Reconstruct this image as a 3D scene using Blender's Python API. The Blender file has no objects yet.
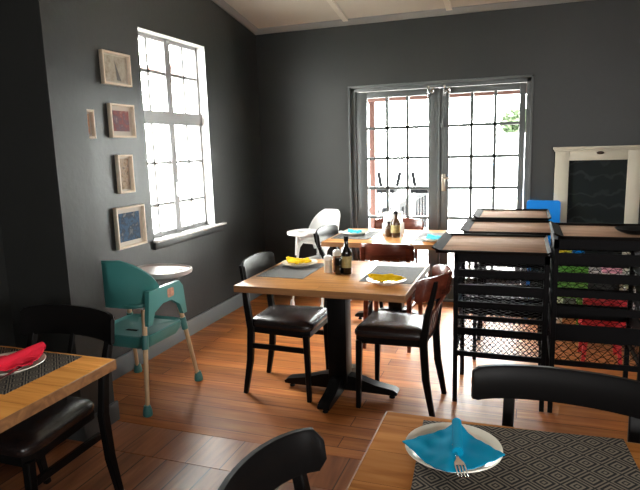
import bpy, bmesh, math, random
from mathutils import Vector, Matrix
random.seed(7)
SC = bpy.context.scene
COL = SC.collection
PI = math.pi

# ------------------------------------------------------------------ materials
def new_mat(name):
    m = bpy.data.materials.new(name); m.use_nodes = True
    nt = m.node_tree
    return m, nt, nt.nodes['Principled BSDF']

def plain(name, col, rough=.5, metal=0., spec=.5, var=0., vscale=8., bump=0., bscale=60., coat=0.):
    m, nt, b = new_mat(name)
    b.inputs['Base Color'].default_value = (*col, 1)
    b.inputs['Roughness'].default_value = rough
    b.inputs['Metallic'].default_value = metal
    b.inputs['Specular IOR Level'].default_value = spec
    b.inputs['Coat Weight'].default_value = coat
    b.inputs['Coat Roughness'].default_value = .12
    if var > 0 or bump > 0:
        tc = nt.nodes.new('ShaderNodeTexCoord')
    if var > 0:
        n = nt.nodes.new('ShaderNodeTexNoise'); n.inputs['Scale'].default_value = vscale; n.inputs['Detail'].default_value = 5
        nt.links.new(tc.outputs['Object'], n.inputs['Vector'])
        r = nt.nodes.new('ShaderNodeValToRGB')
        r.color_ramp.elements[0].position = .3; r.color_ramp.elements[1].position = .7
        r.color_ramp.elements[0].color = (*[c*(1-var) for c in col], 1)
        r.color_ramp.elements[1].color = (*[min(1, c*(1+var)) for c in col], 1)
        nt.links.new(n.outputs['Fac'], r.inputs['Fac']); nt.links.new(r.outputs['Color'], b.inputs['Base Color'])
    if bump > 0:
        n2 = nt.nodes.new('ShaderNodeTexNoise'); n2.inputs['Scale'].default_value = bscale; n2.inputs['Detail'].default_value = 3
        nt.links.new(tc.outputs['Object'], n2.inputs['Vector'])
        bp = nt.nodes.new('ShaderNodeBump'); bp.inputs['Strength'].default_value = bump; bp.inputs['Distance'].default_value = .01
        nt.links.new(n2.outputs['Fac'], bp.inputs['Height']); nt.links.new(bp.outputs['Normal'], b.inputs['Normal'])
    return m

def wood(name, c0, c1, c2, axis='X', rough=.35, scale=1., knots=False, plank=None, coat=0., spec=.5, coatr=.1, bump=.12):
    """grain runs along axis; plank = width of glued or laid boards"""
    m, nt, b = new_mat(name)
    N, L = nt.nodes.new, nt.links.new
    tc = N('ShaderNodeTexCoord'); mp = N('ShaderNodeMapping')
    s = {'X': (1.2, 14, 14), 'Y': (14, 1.2, 14), 'Z': (14, 14, 1.2)}[axis]
    mp.inputs['Scale'].default_value = tuple(v*scale for v in s)
    L(tc.outputs['Object'], mp.inputs['Vector'])
    n = N('ShaderNodeTexNoise'); n.inputs['Scale'].default_value = 1.6; n.inputs['Detail'].default_value = 7; n.inputs['Distortion'].default_value = 1.2
    vec = mp.outputs['Vector']
    bk = None
    if plank:
        mp2 = N('ShaderNodeMapping')
        if axis == 'Y': mp2.inputs['Rotation'].default_value = (0, 0, PI/2)
        L(tc.outputs['Object'], mp2.inputs['Vector'])
        bk = N('ShaderNodeTexBrick'); bk.offset = .37; bk.squash = 1
        bk.inputs['Color1'].default_value = (0, 0, 0, 1); bk.inputs['Color2'].default_value = (1, 1, 1, 1)
        bk.inputs['Mortar'].default_value = (.5, .5, .5, 1)
        bk.inputs['Scale'].default_value = 1
        bk.inputs['Brick Width'].default_value = plank[1]; bk.inputs['Row Height'].default_value = plank[0]
        bk.inputs['Mortar Size'].default_value = plank[2]; bk.inputs['Mortar Smooth'].default_value = .2
        L(mp2.outputs['Vector'], bk.inputs['Vector'])
        ad = N('ShaderNodeVectorMath'); ad.operation = 'MULTIPLY_ADD'
        ad.inputs[1].default_value = (9, 9, 9)
        L(bk.outputs['Color'], ad.inputs[0]); L(mp.outputs['Vector'], ad.inputs[2])
        vec = ad.outputs['Vector']
    L(vec, n.inputs['Vector'])
    r = N('ShaderNodeValToRGB')
    e = r.color_ramp.elements
    e[0].position = .28; e[0].color = (*c0, 1); e[1].position = .72; e[1].color = (*c2, 1)
    k = e.new(.5); k.color = (*c1, 1)
    L(n.outputs['Fac'], r.inputs['Fac'])
    out = r.outputs['Color']
    if plank:
        hs = N('ShaderNodeHueSaturation')
        mr = N('ShaderNodeMapRange'); mr.inputs['To Min'].default_value = plank[3]; mr.inputs['To Max'].default_value = plank[4]
        L(bk.outputs['Color'], mr.inputs['Value']); L(mr.outputs['Result'], hs.inputs['Value']); L(out, hs.inputs['Color'])
        mx = N('ShaderNodeMixRGB'); mx.inputs['Color2'].default_value = (*[c*.25 for c in c0], 1)
        L(bk.outputs['Fac'], mx.inputs['Fac']); L(hs.outputs['Color'], mx.inputs['Color1'])
        out = mx.outputs['Color']
    if knots:
        v = N('ShaderNodeTexVoronoi'); v.inputs['Scale'].default_value = 5
        L(tc.outputs['Object'], v.inputs['Vector'])
        kr = N('ShaderNodeValToRGB'); kr.color_ramp.elements[0].position = .06; kr.color_ramp.elements[1].position = .1
        kr.color_ramp.elements[0].color = (.35, .35, .35, 1); kr.color_ramp.elements[1].color = (1, 1, 1, 1)
        L(v.outputs['Distance'], kr.inputs['Fac'])
        mk = N('ShaderNodeMixRGB'); mk.blend_type = 'MULTIPLY'; mk.inputs['Fac'].default_value = .8
        L(out, mk.inputs['Color1']); L(kr.outputs['Color'], mk.inputs['Color2']); out = mk.outputs['Color']
    L(out, b.inputs['Base Color'])
    b.inputs['Roughness'].default_value = rough
    b.inputs['Specular IOR Level'].default_value = spec
    b.inputs['Coat Weight'].default_value = coat; b.inputs['Coat Roughness'].default_value = coatr
    bp = N('ShaderNodeBump'); bp.inputs['Strength'].default_value = bump; bp.inputs['Distance'].default_value = .004
    L(n.outputs['Fac'], bp.inputs['Height']); L(bp.outputs['Normal'], b.inputs['Normal'])
    return m

def glass_pane(name):
    m, nt, b = new_mat(name); nt.nodes.remove(b)
    t = nt.nodes.new('ShaderNodeBsdfTransparent'); t.inputs['Color'].default_value = (.96, .98, .97, 1)
    g = nt.nodes.new('ShaderNodeBsdfGlossy'); g.inputs['Roughness'].default_value = .02
    lw = nt.nodes.new('ShaderNodeLayerWeight'); lw.inputs['Blend'].default_value = .5
    pw = nt.nodes.new('ShaderNodeMath'); pw.operation = 'POWER'; pw.inputs[1].default_value = 5
    nt.links.new(lw.outputs['Facing'], pw.inputs[0])
    f = nt.nodes.new('ShaderNodeMapRange'); f.inputs['To Min'].default_value = .03; f.inputs['To Max'].default_value = .9
    nt.links.new(pw.outputs[0], f.inputs['Value'])
    mx = nt.nodes.new('ShaderNodeMixShader')
    nt.links.new(f.outputs['Result'], mx.inputs['Fac']); nt.links.new(t.outputs[0], mx.inputs[1]); nt.links.new(g.outputs[0], mx.inputs[2])
    nt.links.new(mx.outputs[0], nt.nodes['Material Output'].inputs['Surface'])
    return m

def mat_pattern(name, pitch=.049, light=(.165, .143, .115), dark=(.018, .018, .02)):
    """woven place mat: concentric diamonds set corner to corner"""
    m, nt, b = new_mat(name); N, L = nt.nodes.new, nt.links.new
    tc = N('ShaderNodeTexCoord'); mp = N('ShaderNodeMapping')
    mp.inputs['Rotation'].default_value = (0, 0, PI/4); mp.inputs['Scale'].default_value = (1/pitch,)*3
    L(tc.outputs['Object'], mp.inputs['Vector'])
    sx = N('ShaderNodeSeparateXYZ'); L(mp.outputs['Vector'], sx.inputs[0])
    def math_(op, a, bb=None):
        q = N('ShaderNodeMath'); q.operation = op
        L(a, q.inputs[0])
        if bb is not None:
            if isinstance(bb, (int, float)): q.inputs[1].default_value = bb
            else: L(bb, q.inputs[1])
        return q.outputs[0]
    def cell(o):
        f = math_('FRACT', o); return math_('ABSOLUTE', math_('SUBTRACT', f, .5))
    d = math_('MAXIMUM', cell(sx.outputs['X']), cell(sx.outputs['Y']))
    r = N('ShaderNodeValToRGB'); r.color_ramp.interpolation = 'CONSTANT'
    e = r.color_ramp.elements
    e[0].position = 0; e[0].color = (*light, 1)
    e[1].position = .08; e[1].color = (*dark, 1)
    for p, c in ((.15, light), (.255, dark), (.375, light), (.455, dark)):
        k = e.new(p); k.color = (*c, 1)
    L(d, r.inputs['Fac']); L(r.outputs['Color'], b.inputs['Base Color'])
    b.inputs['Roughness'].default_value = .8; b.inputs['Specular IOR Level'].default_value = .12
    return m

def picture_mat(name, cols, scale=9, seed=0):
    m, nt, b = new_mat(name); N, L = nt.nodes.new, nt.links.new
    tc = N('ShaderNodeTexCoord'); mp = N('ShaderNodeMapping'); mp.inputs['Location'].default_value = (seed, seed*.7, seed*1.3)
    L(tc.outputs['Object'], mp.inputs['Vector'])
    n = N('ShaderNodeTexNoise'); n.inputs['Scale'].default_value = scale; n.inputs['Detail'].default_value = 6; n.inputs['Roughness'].default_value = .65
    L(mp.outputs['Vector'], n.inputs['Vector'])
    r = N('ShaderNodeValToRGB'); e = r.color_ramp.elements
    e[0].position = .32; e[0].color = (*cols[0], 1); e[1].position = .7; e[1].color = (*cols[-1], 1)
    for i, c in enumerate(cols[1:-1]):
        k = e.new(.32+.38*(i+1)/(len(cols)-1)); k.color = (*c, 1)
    L(n.outputs['Fac'], r.inputs['Fac']); L(r.outputs['Color'], b.inputs['Base Color'])
    b.inputs['Roughness'].default_value = .6; b.inputs['Specular IOR Level'].default_value = .1
    return m

M = {}
M['wall'] = plain('charcoal_wall_paint', (.021, .0222, .0212), .44, spec=.36, var=.06, vscale=3, bump=.1, bscale=26)
M['ceiling'] = plain('cream_ceiling_paint', (.62, .57, .48), .7, var=.04, vscale=1.5)
M['cornice'] = plain('grey_cornice_paint', (.22, .215, .205), .5)
M['batten'] = plain('cream_batten_paint', (.74, .69, .58), .55)
M['doorgrey'] = plain('grey_door_paint', (.085, .093, .094), .4, spec=.4, var=.06, vscale=6)
M['basegrey'] = plain('grey_skirting_paint', (.16, .18, .19), .4)
M['white'] = plain('white_window_paint', (.78, .78, .77), .45)
M['steelgrey'] = plain('grey_window_steel', (.24, .24, .245), .45)
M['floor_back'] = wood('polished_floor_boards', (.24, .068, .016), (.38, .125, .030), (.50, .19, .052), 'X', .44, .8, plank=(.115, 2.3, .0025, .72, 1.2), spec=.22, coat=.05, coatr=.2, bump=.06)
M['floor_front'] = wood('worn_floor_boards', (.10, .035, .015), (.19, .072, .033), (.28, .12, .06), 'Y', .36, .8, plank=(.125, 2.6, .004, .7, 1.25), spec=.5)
M['floor_strip'] = wood('threshold_boards', (.14, .046, .018), (.25, .09, .036), (.34, .135, .06), 'Y', .30, .8, plank=(.19, 1.4, .003, .75, 1.2), spec=.5)
M['table'] = wood('varnished_pine', (.33, .13, .034), (.54, .245, .07), (.68, .34, .11), 'X', .3, 1.0, knots=True, plank=(.14, 3., .0006, .88, 1.1), spec=.45, coat=.5, coatr=.13, bump=.03)
M['tabledull'] = wood('worn_pine', (.48, .185, .04), (.68, .30, .07), (.78, .38, .10), 'X', .85, 1.0, knots=True, plank=(.14, 3., .0006, .86, 1.12), spec=.02, bump=.03)
M['tabledark'] = wood('orange_pine', (.22, .075, .016), (.36, .14, .033), (.45, .195, .055), 'X', .85, 1.0, knots=True, plank=(.14, 3., .0006, .86, 1.12), spec=.02, bump=.03)
M['tableedge'] = wood('varnished_pine_edge', (.15, .066, .025), (.24, .11, .042), (.32, .155, .06), 'X', .45, 1.)
M['black'] = plain('black_lacquered_wood', (.005, .0046, .0046), .4, spec=.09)
M['maroon'] = wood('mahogany_lacquer', (.06, .014, .008), (.10, .022, .012), (.14, .034, .018), 'X', .25, 1.)
M['vinyl'] = plain('dark_brown_vinyl', (.014, .0095, .009), .27, spec=.55, bump=.1, bscale=180)
M['blackmetal'] = plain('black_steel', (.006, .006, .0065), .55, spec=.06)
M['tray'] = wood('brown_tray_board', (.19, .105, .065), (.28, .165, .105), (.36, .22, .145), 'X', .85, .8, spec=.04)
M['traylip'] = plain('dark_tray_lip', (.008, .0065, .0055), .8, spec=.04)
M['teal'] = plain('teal_plastic', (.05, .215, .205), .33, spec=.5)
M['tealfoot'] = plain('teal_rubber', (.04, .17, .165), .4)
M['beech'] = wood('pale_beech', (.40, .26, .14), (.50, .34, .19), (.58, .41, .25), 'Z', .4, 1.)
M['whiteplastic'] = plain('white_plastic', (.80, .80, .79), .3)
M['basedark'] = plain('dark_skirting_paint', (.04, .044, .045), .5)
M['traypink'] = plain('pinkish_white_plastic', (.46, .40, .38), .35)
M['china'] = plain('cream_china', (.78, .74, .64), .18)
M['yellow'] = plain('yellow_napkin_paper', (.66, .42, .010), .9, spec=.05, var=.12, vscale=14)
M['tealnap'] = plain('turquoise_napkin_paper', (.002, .23, .40), .9, spec=.05, var=.08, vscale=14)
M['bluenap'] = plain('aqua_napkin_paper', (.02, .42, .55), .8, var=.05, vscale=14)
M['red'] = plain('red_napkin_paper', (.62, .02, .045), .9, spec=.05, var=.1, vscale=14)
M['chrome'] = plain('stainless_steel', (.62, .62, .62), .18, metal=1.)
M['brass'] = plain('aged_nickel', (.55, .50, .42), .3, metal=1.)
M['mat'] = mat_pattern('patterned_placemat')
M['greymat'] = mat_pattern('grey_placemat', pitch=.030, light=(.20, .195, .185), dark=(.05, .052, .056))
M['bottle'] = plain('dark_bottle_glass', (.010, .008, .006), .08, spec=.6)
M['brownbottle'] = plain('brown_bottle_glass', (.055, .026, .012), .12, spec=.6)
M['label'] = plain('gold_paper_label', (.30, .25, .10), .6, var=.25, vscale=60)
M['salt'] = plain('pale_salt_glass', (.62, .55, .46), .15, var=.1, vscale=40)
M['pepper'] = plain('pepper_glass', (.25, .12, .07), .15, var=.2, vscale=60)
M['pale'] = plain('pale_card', (.75, .73, .68), .6)
M['cream'] = plain('cream_wood_paint', (.50, .46, .37), .5, var=.05, vscale=7)
M['frame'] = wood('pale_frame_wood', (.66, .55, .43), (.76, .65, .52), (.82, .72, .60), 'Y', .5, 1.)
M['mount'] = plain('picture_mount', (.50, .45, .39), .7)
M['bluepl'] = plain('bright_blue_plastic', (.0, .19, .64), .45, spec=.2)
M['redpl'] = plain('red_plastic', (.55, .02, .03), .35)
M['greenpl'] = plain('green_plastic', (.12, .42, .05), .35)
M['yellowpl'] = plain('yellow_plastic', (.65, .55, .03), .35)
M['pinkpl'] = plain('pink_plastic', (.75, .35, .45), .35)
M['glass'] = glass_pane('window_glass')
M['brickred'] = plain('brick_red_paint', (.055, .024, .019), .7, spec=.2)
M['ground'] = plain('pale_concrete', (.62, .61, .58), .8, var=.06, vscale=1.5)
M['railgrey'] = plain('dark_grey_railing', (.004, .0045, .0055), .8, spec=.05)
M['leaf'] = plain('leaf_green', (.026, .040, .018), .7, spec=.2, var=.3, vscale=3)
M['bark'] = plain('tree_bark', (.10, .07, .05), .8)
M['pwall'] = plain('pale_garden_wall', (.50, .54, .56), .8)

def chalk():
    m, nt, b = new_mat('blackboard_slate'); N, L = nt.nodes.new, nt.links.new
    tc = N('ShaderNodeTexCoord')
    w = N('ShaderNodeTexWave'); w.wave_type = 'RINGS'; w.inputs['Scale'].default_value = 1.7; w.inputs['Distortion'].default_value = 22; w.inputs['Detail'].default_value = 4
    n = N('ShaderNodeTexNoise'); n.inputs['Scale'].default_value = 6; n.inputs['Detail'].default_value = 5
    L(tc.outputs['Object'], w.inputs['Vector']); L(tc.outputs['Object'], n.inputs['Vector'])
    r = N('ShaderNodeValToRGB'); r.color_ramp.elements[0].position = .86; r.color_ramp.elements[0].color = (0, 0, 0, 1); r.color_ramp.elements[1].position = 1.0
    L(w.outputs['Fac'], r.inputs['Fac'])
    mu = N('ShaderNodeMath'); mu.operation = 'MULTIPLY'; L(r.outputs['Color'], mu.inputs[0]); L(n.outputs['Fac'], mu.inputs[1])
    mx = N('ShaderNodeMixRGB'); mx.inputs['Color1'].default_value = (.008, .011, .0115, 1); mx.inputs['Color2'].default_value = (.026, .031, .032, 1)
    L(mu.outputs[0], mx.inputs['Fac']); L(mx.outputs['Color'], b.inputs['Base Color'])
    b.inputs['Roughness'].default_value = .7; b.inputs['Specular IOR Level'].default_value = .15
    return m
M['slate'] = chalk()

# ------------------------------------------------------------------ mesh helpers
def B(): return bmesh.new()

def box(bm, x0, x1, y0, y1, z0, z1, bev=0., rot=None, seg=2):
    vs = [bm.verts.new((x, y, z)) for z in (z0, z1) for y in (y0, y1) for x in (x0, x1)]
    q = [(0, 2, 3, 1), (4, 5, 7, 6), (0, 1, 5, 4), (2, 6, 7, 3), (0, 4, 6, 2), (1, 3, 7, 5)]
    fs = [bm.faces.new([vs[i] for i in f]) for f in q]
    if rot is not None:
        for v in vs: v.co = rot @ v.co
    if bev > 0:
        es = list({e for f in fs for e in f.edges})
        bmesh.ops.bevel(bm, geom=es, offset=bev, segments=seg, profile=.5, affect='EDGES')

def loft(bm, rings, cap=True, closed=False):
    """skin a list of equal-length vertex rings"""
    rr = [[bm.verts.new(p) for p in r] for r in rings]
    n = len(rr[0])
    seq = list(range(len(rr)-1)) + ([len(rr)-1] if closed else [])
    for i in seq:
        a, b = rr[i], rr[(i+1) % len(rr)]
        for k in range(n):
            bm.faces.new((a[k], a[(k+1) % n], b[(k+1) % n], b[k]))
    if cap and not closed:
        bm.faces.new(list(reversed(rr[0]))); bm.faces.new(rr[-1])
    return rr

def frames(pts):
    pts = [Vector(p) for p in pts]; out = []
    up = Vector((0, 0, 1))
    for i, p in enumerate(pts):
        t = (pts[min(i+1, len(pts)-1)] - pts[max(i-1, 0)]).normalized()
        u = up if abs(t.dot(up)) < .93 else Vector((0, 1, 0))
        s = t.cross(u).normalized(); u2 = s.cross(t).normalized()
        out.append((p, s, u2))
    return out

def tube(bm, pts, rad, n=10):
    rad = rad if isinstance(rad, (list, tuple)) else [rad]*len(pts)
    rings = []
    for (p, s, u), r in zip(frames(pts), rad):
        rings.append([p + s*(r*math.cos(2*PI*k/n)) + u*(r*math.sin(2*PI*k/n)) for k in range(n)])
    loft(bm, rings)

def bar(bm, pts, w, h, c=.25):
    """bar of rounded rectangular section; w across, h along the frame's up"""
    w = w if isinstance(w, (list, tuple)) else [w]*len(pts)
    h = h if isinstance(h, (list, tuple)) else [h]*len(pts)
    rings = []
    for (p, s, u), a, b in zip(frames(pts), w, h):
        a, b = a/2, b/2; k = min(a, b)*c
        sec = [(-a+k, -b), (a-k, -b), (a, -b+k), (a, b-k), (a-k, b), (-a+k, b), (-a, b-k), (-a, -b+k)]
        rings.append([p + s*x + u*y for x, y in sec])
    loft(bm, rings)

def lathe(bm, prof, n=24, c=(0, 0, 0), sx=1., sy=1.):
    rings = [[Vector((c[0]+r*sx*math.cos(2*PI*k/n), c[1]+r*sy*math.sin(2*PI*k/n), c[2]+z)) for k in range(n)] for r, z in prof]
    loft(bm, rings)

def prism(bm, pts, z0, z1, bev=0., seg=2):
    a = [bm.verts.new((x, y, z0)) for x, y in pts]; b = [bm.verts.new((x, y, z1)) for x, y in pts]
    n = len(pts); fs = [bm.faces.new(list(reversed(a))), bm.faces.new(b)]
    for k in range(n): fs.append(bm.faces.new((a[k], a[(k+1) % n], b[(k+1) % n], b[k])))
    if bev > 0:
        es = list(fs[0].edges)+list(fs[1].edges)
        bmesh.ops.bevel(bm, geom=es, offset=bev, segments=seg, profile=.5, affect='EDGES')

def rrect(x0, x1, y0, y1, r, n=5):
    out = []
    for cx, cy, a in ((x1-r, y1-r, 0), (x0+r, y1-r, PI/2), (x0+r, y0+r, PI), (x1-r, y0+r, 1.5*PI)):
        for k in range(n+1):
            t = a + PI/2*k/n; out.append((cx+r*math.cos(t), cy+r*math.sin(t)))
    return out

def mesh_from(name, bm, mat, smooth=True):
    bmesh.ops.recalc_face_normals(bm, faces=bm.faces)
    me = bpy.data.meshes.new(name); bm.to_mesh(me); bm.free()
    me.materials.append(mat)
    if smooth:
        for p in me.polygons: p.use_smooth = True
        me.set_sharp_from_angle(angle=math.radians(38))
    return me

def obj(name, bm, mat, parent=None, loc=None, smooth=True):
    me = bm if isinstance(bm, bpy.types.Mesh) else mesh_from(name, bm, mat, smooth)
    o = bpy.data.objects.new(name, me); COL.objects.link(o)
    if parent: o.parent = parent
    if loc: o.location = loc
    return o

def tag(o, label, cat, group=None, kind=None):
    o['label'] = label; o['category'] = cat
    if group: o['group'] = group
    if kind: o['kind'] = kind
    return o

def thing(name, label, cat, loc=(0, 0, 0), rz=0., group=None, kind=None):
    o = bpy.data.objects.new(name, None); COL.objects.link(o)
    o.empty_display_size = .1
    o.location = loc; o.rotation_euler = (0, 0, rz)
    return tag(o, label, cat, group, kind)

def dup(root, loc, rz, label, group=None):
    r = root.copy(); COL.objects.link(r); r.location = loc; r.rotation_euler = (0, 0, rz)
    r['label'] = label
    if group: r['group'] = group
    for ch in list(root.children):
        c = ch.copy(); COL.objects.link(c); c.parent = r
        for g in list(ch.children):
            d = g.copy(); COL.objects.link(d); d.parent = c
    return r

def struct(name, bm, mat, label, cat, parent=None, smooth=True):
    o = obj(name, bm, mat, parent, smooth=smooth)
    if not parent: tag(o, label, cat, kind='structure')
    return o

# ------------------------------------------------------------------ room shell
XL, YF = -2.567, 5.40           # left wall plane, far wall plane
XR, YB = 3.3, -2.6
WT = .22
TOP = 4.3
WY0, WY1, WZ0, WZ1 = 3.50, 4.395, .86, 2.37      # window opening, left wall
DX0, DX1, DZ = -1.605, .045, 2.058                # french door opening, far wall
def czz(y): return 2.665 + .172*(YF-y)            # sloping ceiling underside

bm = B()
for x0, x1, y0, y1, z0, z1 in ((XL-WT, XL, YB, WY0, 0, TOP), (XL-WT, XL, WY1, YF+WT, 0, TOP), (XL-WT, XL, WY0, WY1, 0, WZ0), (XL-WT, XL, WY0, WY1, WZ1, TOP)):
    box(bm, x0, x1, y0, y1, z0, z1)
struct('wall_left', bm, M['wall'], 'charcoal painted left wall with tall bright window', 'wall', smooth=False)
bm = B()
for x0, x1, z0, z1 in ((XL, DX0, 0, TOP), (DX1, XR+WT, 0, TOP), (DX0, DX1, DZ, TOP)):
    box(bm, x0, x1, YF, YF+WT, z0, z1)
struct('wall_back', bm, M['wall'], 'charcoal painted far wall with grey french doors', 'wall', smooth=False)
bm = B()                                            # stub of the old dividing wall
box(bm, XL, -2.155, 2.21, 2.455, 0, TOP)
struct('wall_stub', bm, M['wall'], 'charcoal stub of wall jutting out behind table with red napkin', 'wall', smooth=False)
# unseen walls behind and beside the camera, each with an invented opening added to let in fill daylight
RW = (-.9, -.2, 1.2, 2.1)
bm = B()
box(bm, XR, XR+WT, YB, RW[0], 0, TOP); box(bm, XR, XR+WT, RW[1], YF, 0, TOP)
box(bm, XR, XR+WT, RW[0], RW[1], 0, RW[2]); box(bm, XR, XR+WT, RW[0], RW[1], RW[3], TOP)
struct('wall_right', bm, M['wall'], 'charcoal right wall outside the picture', 'wall', smooth=False)
FW = (.6, 1.2, 1.3, 2.1)
bm = B()
box(bm, XL-WT, FW[0], YB-WT, YB, 0, TOP); box(bm, FW[1], XR+WT, YB-WT, YB, 0, TOP)
box(bm, FW[0], FW[1], YB-WT, YB, 0, FW[2]); box(bm, FW[0], FW[1], YB-WT, YB, FW[3], TOP)
struct('wall_front', bm, M['wall'], 'charcoal wall behind the viewer', 'wall', smooth=False)

bm = B()
p = [(XL-WT, YB-WT), (XR+WT, YB-WT), (XR+WT, YF+WT), (XL-WT, YF+WT)]
lo = [bm.verts.new((x, y, czz(y))) for x, y in p]; hi = [bm.verts.new((x, y, czz(y)+.1)) for x, y in p]
bm.faces.new(lo); bm.faces.new(hi)
for k in range(4): bm.faces.new((lo[k], lo[(k+1) % 4], hi[(k+1) % 4], hi[k]))
struct('ceiling', bm, M['ceiling'], 'cream sloping boarded ceiling', 'ceiling', smooth=False)
for i, x in enumerate((-2.55+.0, -1.61, -.66, .30, 1.25, 2.2)):
    if i == 0: continue
    bm = B()
    a, b = YF-.05, YB
    q = [(x-.025, a), (x+.025, a), (x+.025, b), (x-.025, b)]
    l1 = [bm.verts.new((xx, yy, czz(yy)-.018)) for xx, yy in q]; h1 = [bm.verts.new((xx, yy, czz(yy)+.01)) for xx, yy in q]
    bm.faces.new(l1); bm.faces.new(h1)
    for k in range(4): bm.faces.new((l1[k], l1[(k+1) % 4], h1[(k+1) % 4], h1[k]))
    lab = ['', 'cream ceiling batten nearest the left wall', 'second cream ceiling batten from the left wall'] + ['cream ceiling batten off to the right of the picture']*3
    o = struct('trim_%d' % (i+10), bm, M['batten'], lab[i], 'ceiling batten')
    if i > 2: o['group'] = 'ceiling battens out of the picture'
bm = B()                                            # cornice along the far wall
for x0, x1 in ((XL, XR),):
    sec = [(YF, 2.628), (YF-.02, 2.628), (YF-.06, czz(YF-.06)-.01), (YF-.06, czz(YF-.06)+.02), (YF, czz(YF)+.02)]
    loft(bm, [[(x0, y, z) for y, z in sec], [(x1, y, z+.0) for y, z in sec]])
struct('trim_1', bm, M['cornice'], 'grey cornice along the top of the far wall', 'cornice')
bm = B()                                            # cornice along the left wall, rising with the ceiling
def csec(y):
    z = czz(y)
    return [(XL, y, z-.037), (XL+.02, y, z-.037), (XL+.06, y, z-.002), (XL+.06, y, z+.02), (XL, y, z+.02)]
loft(bm, [csec(YF), csec(2.46)])
struct('trim_2', bm, M['cornice'], 'grey cornice rising along the top of the left wall', 'cornice')

# floor: boards along the far room, threshold strip of the old wall, boards towards the viewer
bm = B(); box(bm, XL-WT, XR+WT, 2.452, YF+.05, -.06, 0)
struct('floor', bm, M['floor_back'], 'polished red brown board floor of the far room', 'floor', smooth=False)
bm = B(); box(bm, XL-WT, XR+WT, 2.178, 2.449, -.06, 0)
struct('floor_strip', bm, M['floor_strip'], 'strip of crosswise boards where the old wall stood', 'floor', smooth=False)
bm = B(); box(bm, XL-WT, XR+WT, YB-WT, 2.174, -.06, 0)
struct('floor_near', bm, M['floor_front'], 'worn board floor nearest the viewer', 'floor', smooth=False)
bm = B(); box(bm, XL-WT, XR+WT, 2.17, 2.46, -.09, -.012)
struct('floor_joint', bm, M['black'], 'dark joint under the threshold boards', 'floor', smooth=False)

# skirting
bm = B(); box(bm, XL, XL+.018, 2.455, YF, 0, .135, .004)
struct('baseboard_left', bm, M['basegrey'], 'grey skirting board along the left wall', 'skirting board')
bm = B(); box(bm, XL, DX0-.01, YF-.018, YF, 0, .135, .004); box(bm, DX1+.01, XR, YF-.018, YF, 0, .135, .004)
struct('baseboard_back', bm, M['basegrey'], 'grey skirting board along the far wall', 'skirting board')
bm = B(); box(bm, -2.157, -2.139, 2.195, 2.47, 0, .115, .004); box(bm, XL, -2.139, 2.194, 2.212, 0, .115, .004)
struct('baseboard_stub', bm, M['basedark'], 'grey skirting board round the wall stub', 'skirting board')

# ---- left window
w = thing('window_1', 'tall white steel window blown out by daylight in the left wall', 'window', (0, 0, 0), kind='structure')
GX = XL-.10
bm = B()
for a in ((XL-WT+.005, XL-.004, WY0+.0005, WY0+.006, WZ0, WZ1), (XL-WT+.005, XL-.004, WY1-.006, WY1-.0005, WZ0, WZ1), (XL-WT+.005, XL-.004, WY0, WY1, WZ1-.006, WZ1-.0005)):
    box(bm, *a)
obj('reveal', bm, M['white'], w, smooth=False)
bm = B(); box(bm, XL-WT+.005, XL+.04, WY0-.01, WY1+.14, WZ0-.018, WZ0-.001, .004)
obj('sill', bm, M['white'], w)
bm = B(); box(bm, XL+.0005, XL+.026, WY0-.02, WY1+.1, WZ0-.07, WZ0-.0185, .006)
obj('apron', bm, M['wall'], w)
bm = B()
def wbar(y0, y1, z0, z1, t=.04): box(bm, GX-t/2, GX+t/2, y0, y1, z0, z1)
wbar(WY0, WY0+.035, WZ0, WZ1); wbar(WY1-.03, WY1, WZ0, WZ1); wbar(WY0, WY1, WZ0, WZ0+.03); wbar(WY0, WY1, WZ1-.035, WZ1)
wbar(WY0, WY1, 1.715, 1.812, .07)
wbar(3.912, 3.985, WZ0, WZ1, .05)
for y in (3.70, 4.175): wbar(y-.012, y+.012, WZ0, WZ1, .03)
for z in (2.10, 1.42, 1.10): wbar(WY0, WY1, z-.011, z+.011, .03)
obj('sash_frame', bm, M['steelgrey'], w, smooth=False)
bm = B(); box(bm, GX-.003, GX+.003, WY0+.01, WY1-.01, WZ0+.01, WZ1-.01)
obj('pane', bm, M['glass'], w, smooth=False)
bm = B(); box(bm, GX+.025, GX+.05, 3.935, 3.955, 1.16, 1.26, .004); bar(bm, [(GX+.055, 3.945, 1.235), (GX+.055, 3.925, 1.15)], .016, .016)
obj('latch', bm, M['white'], w)

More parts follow.
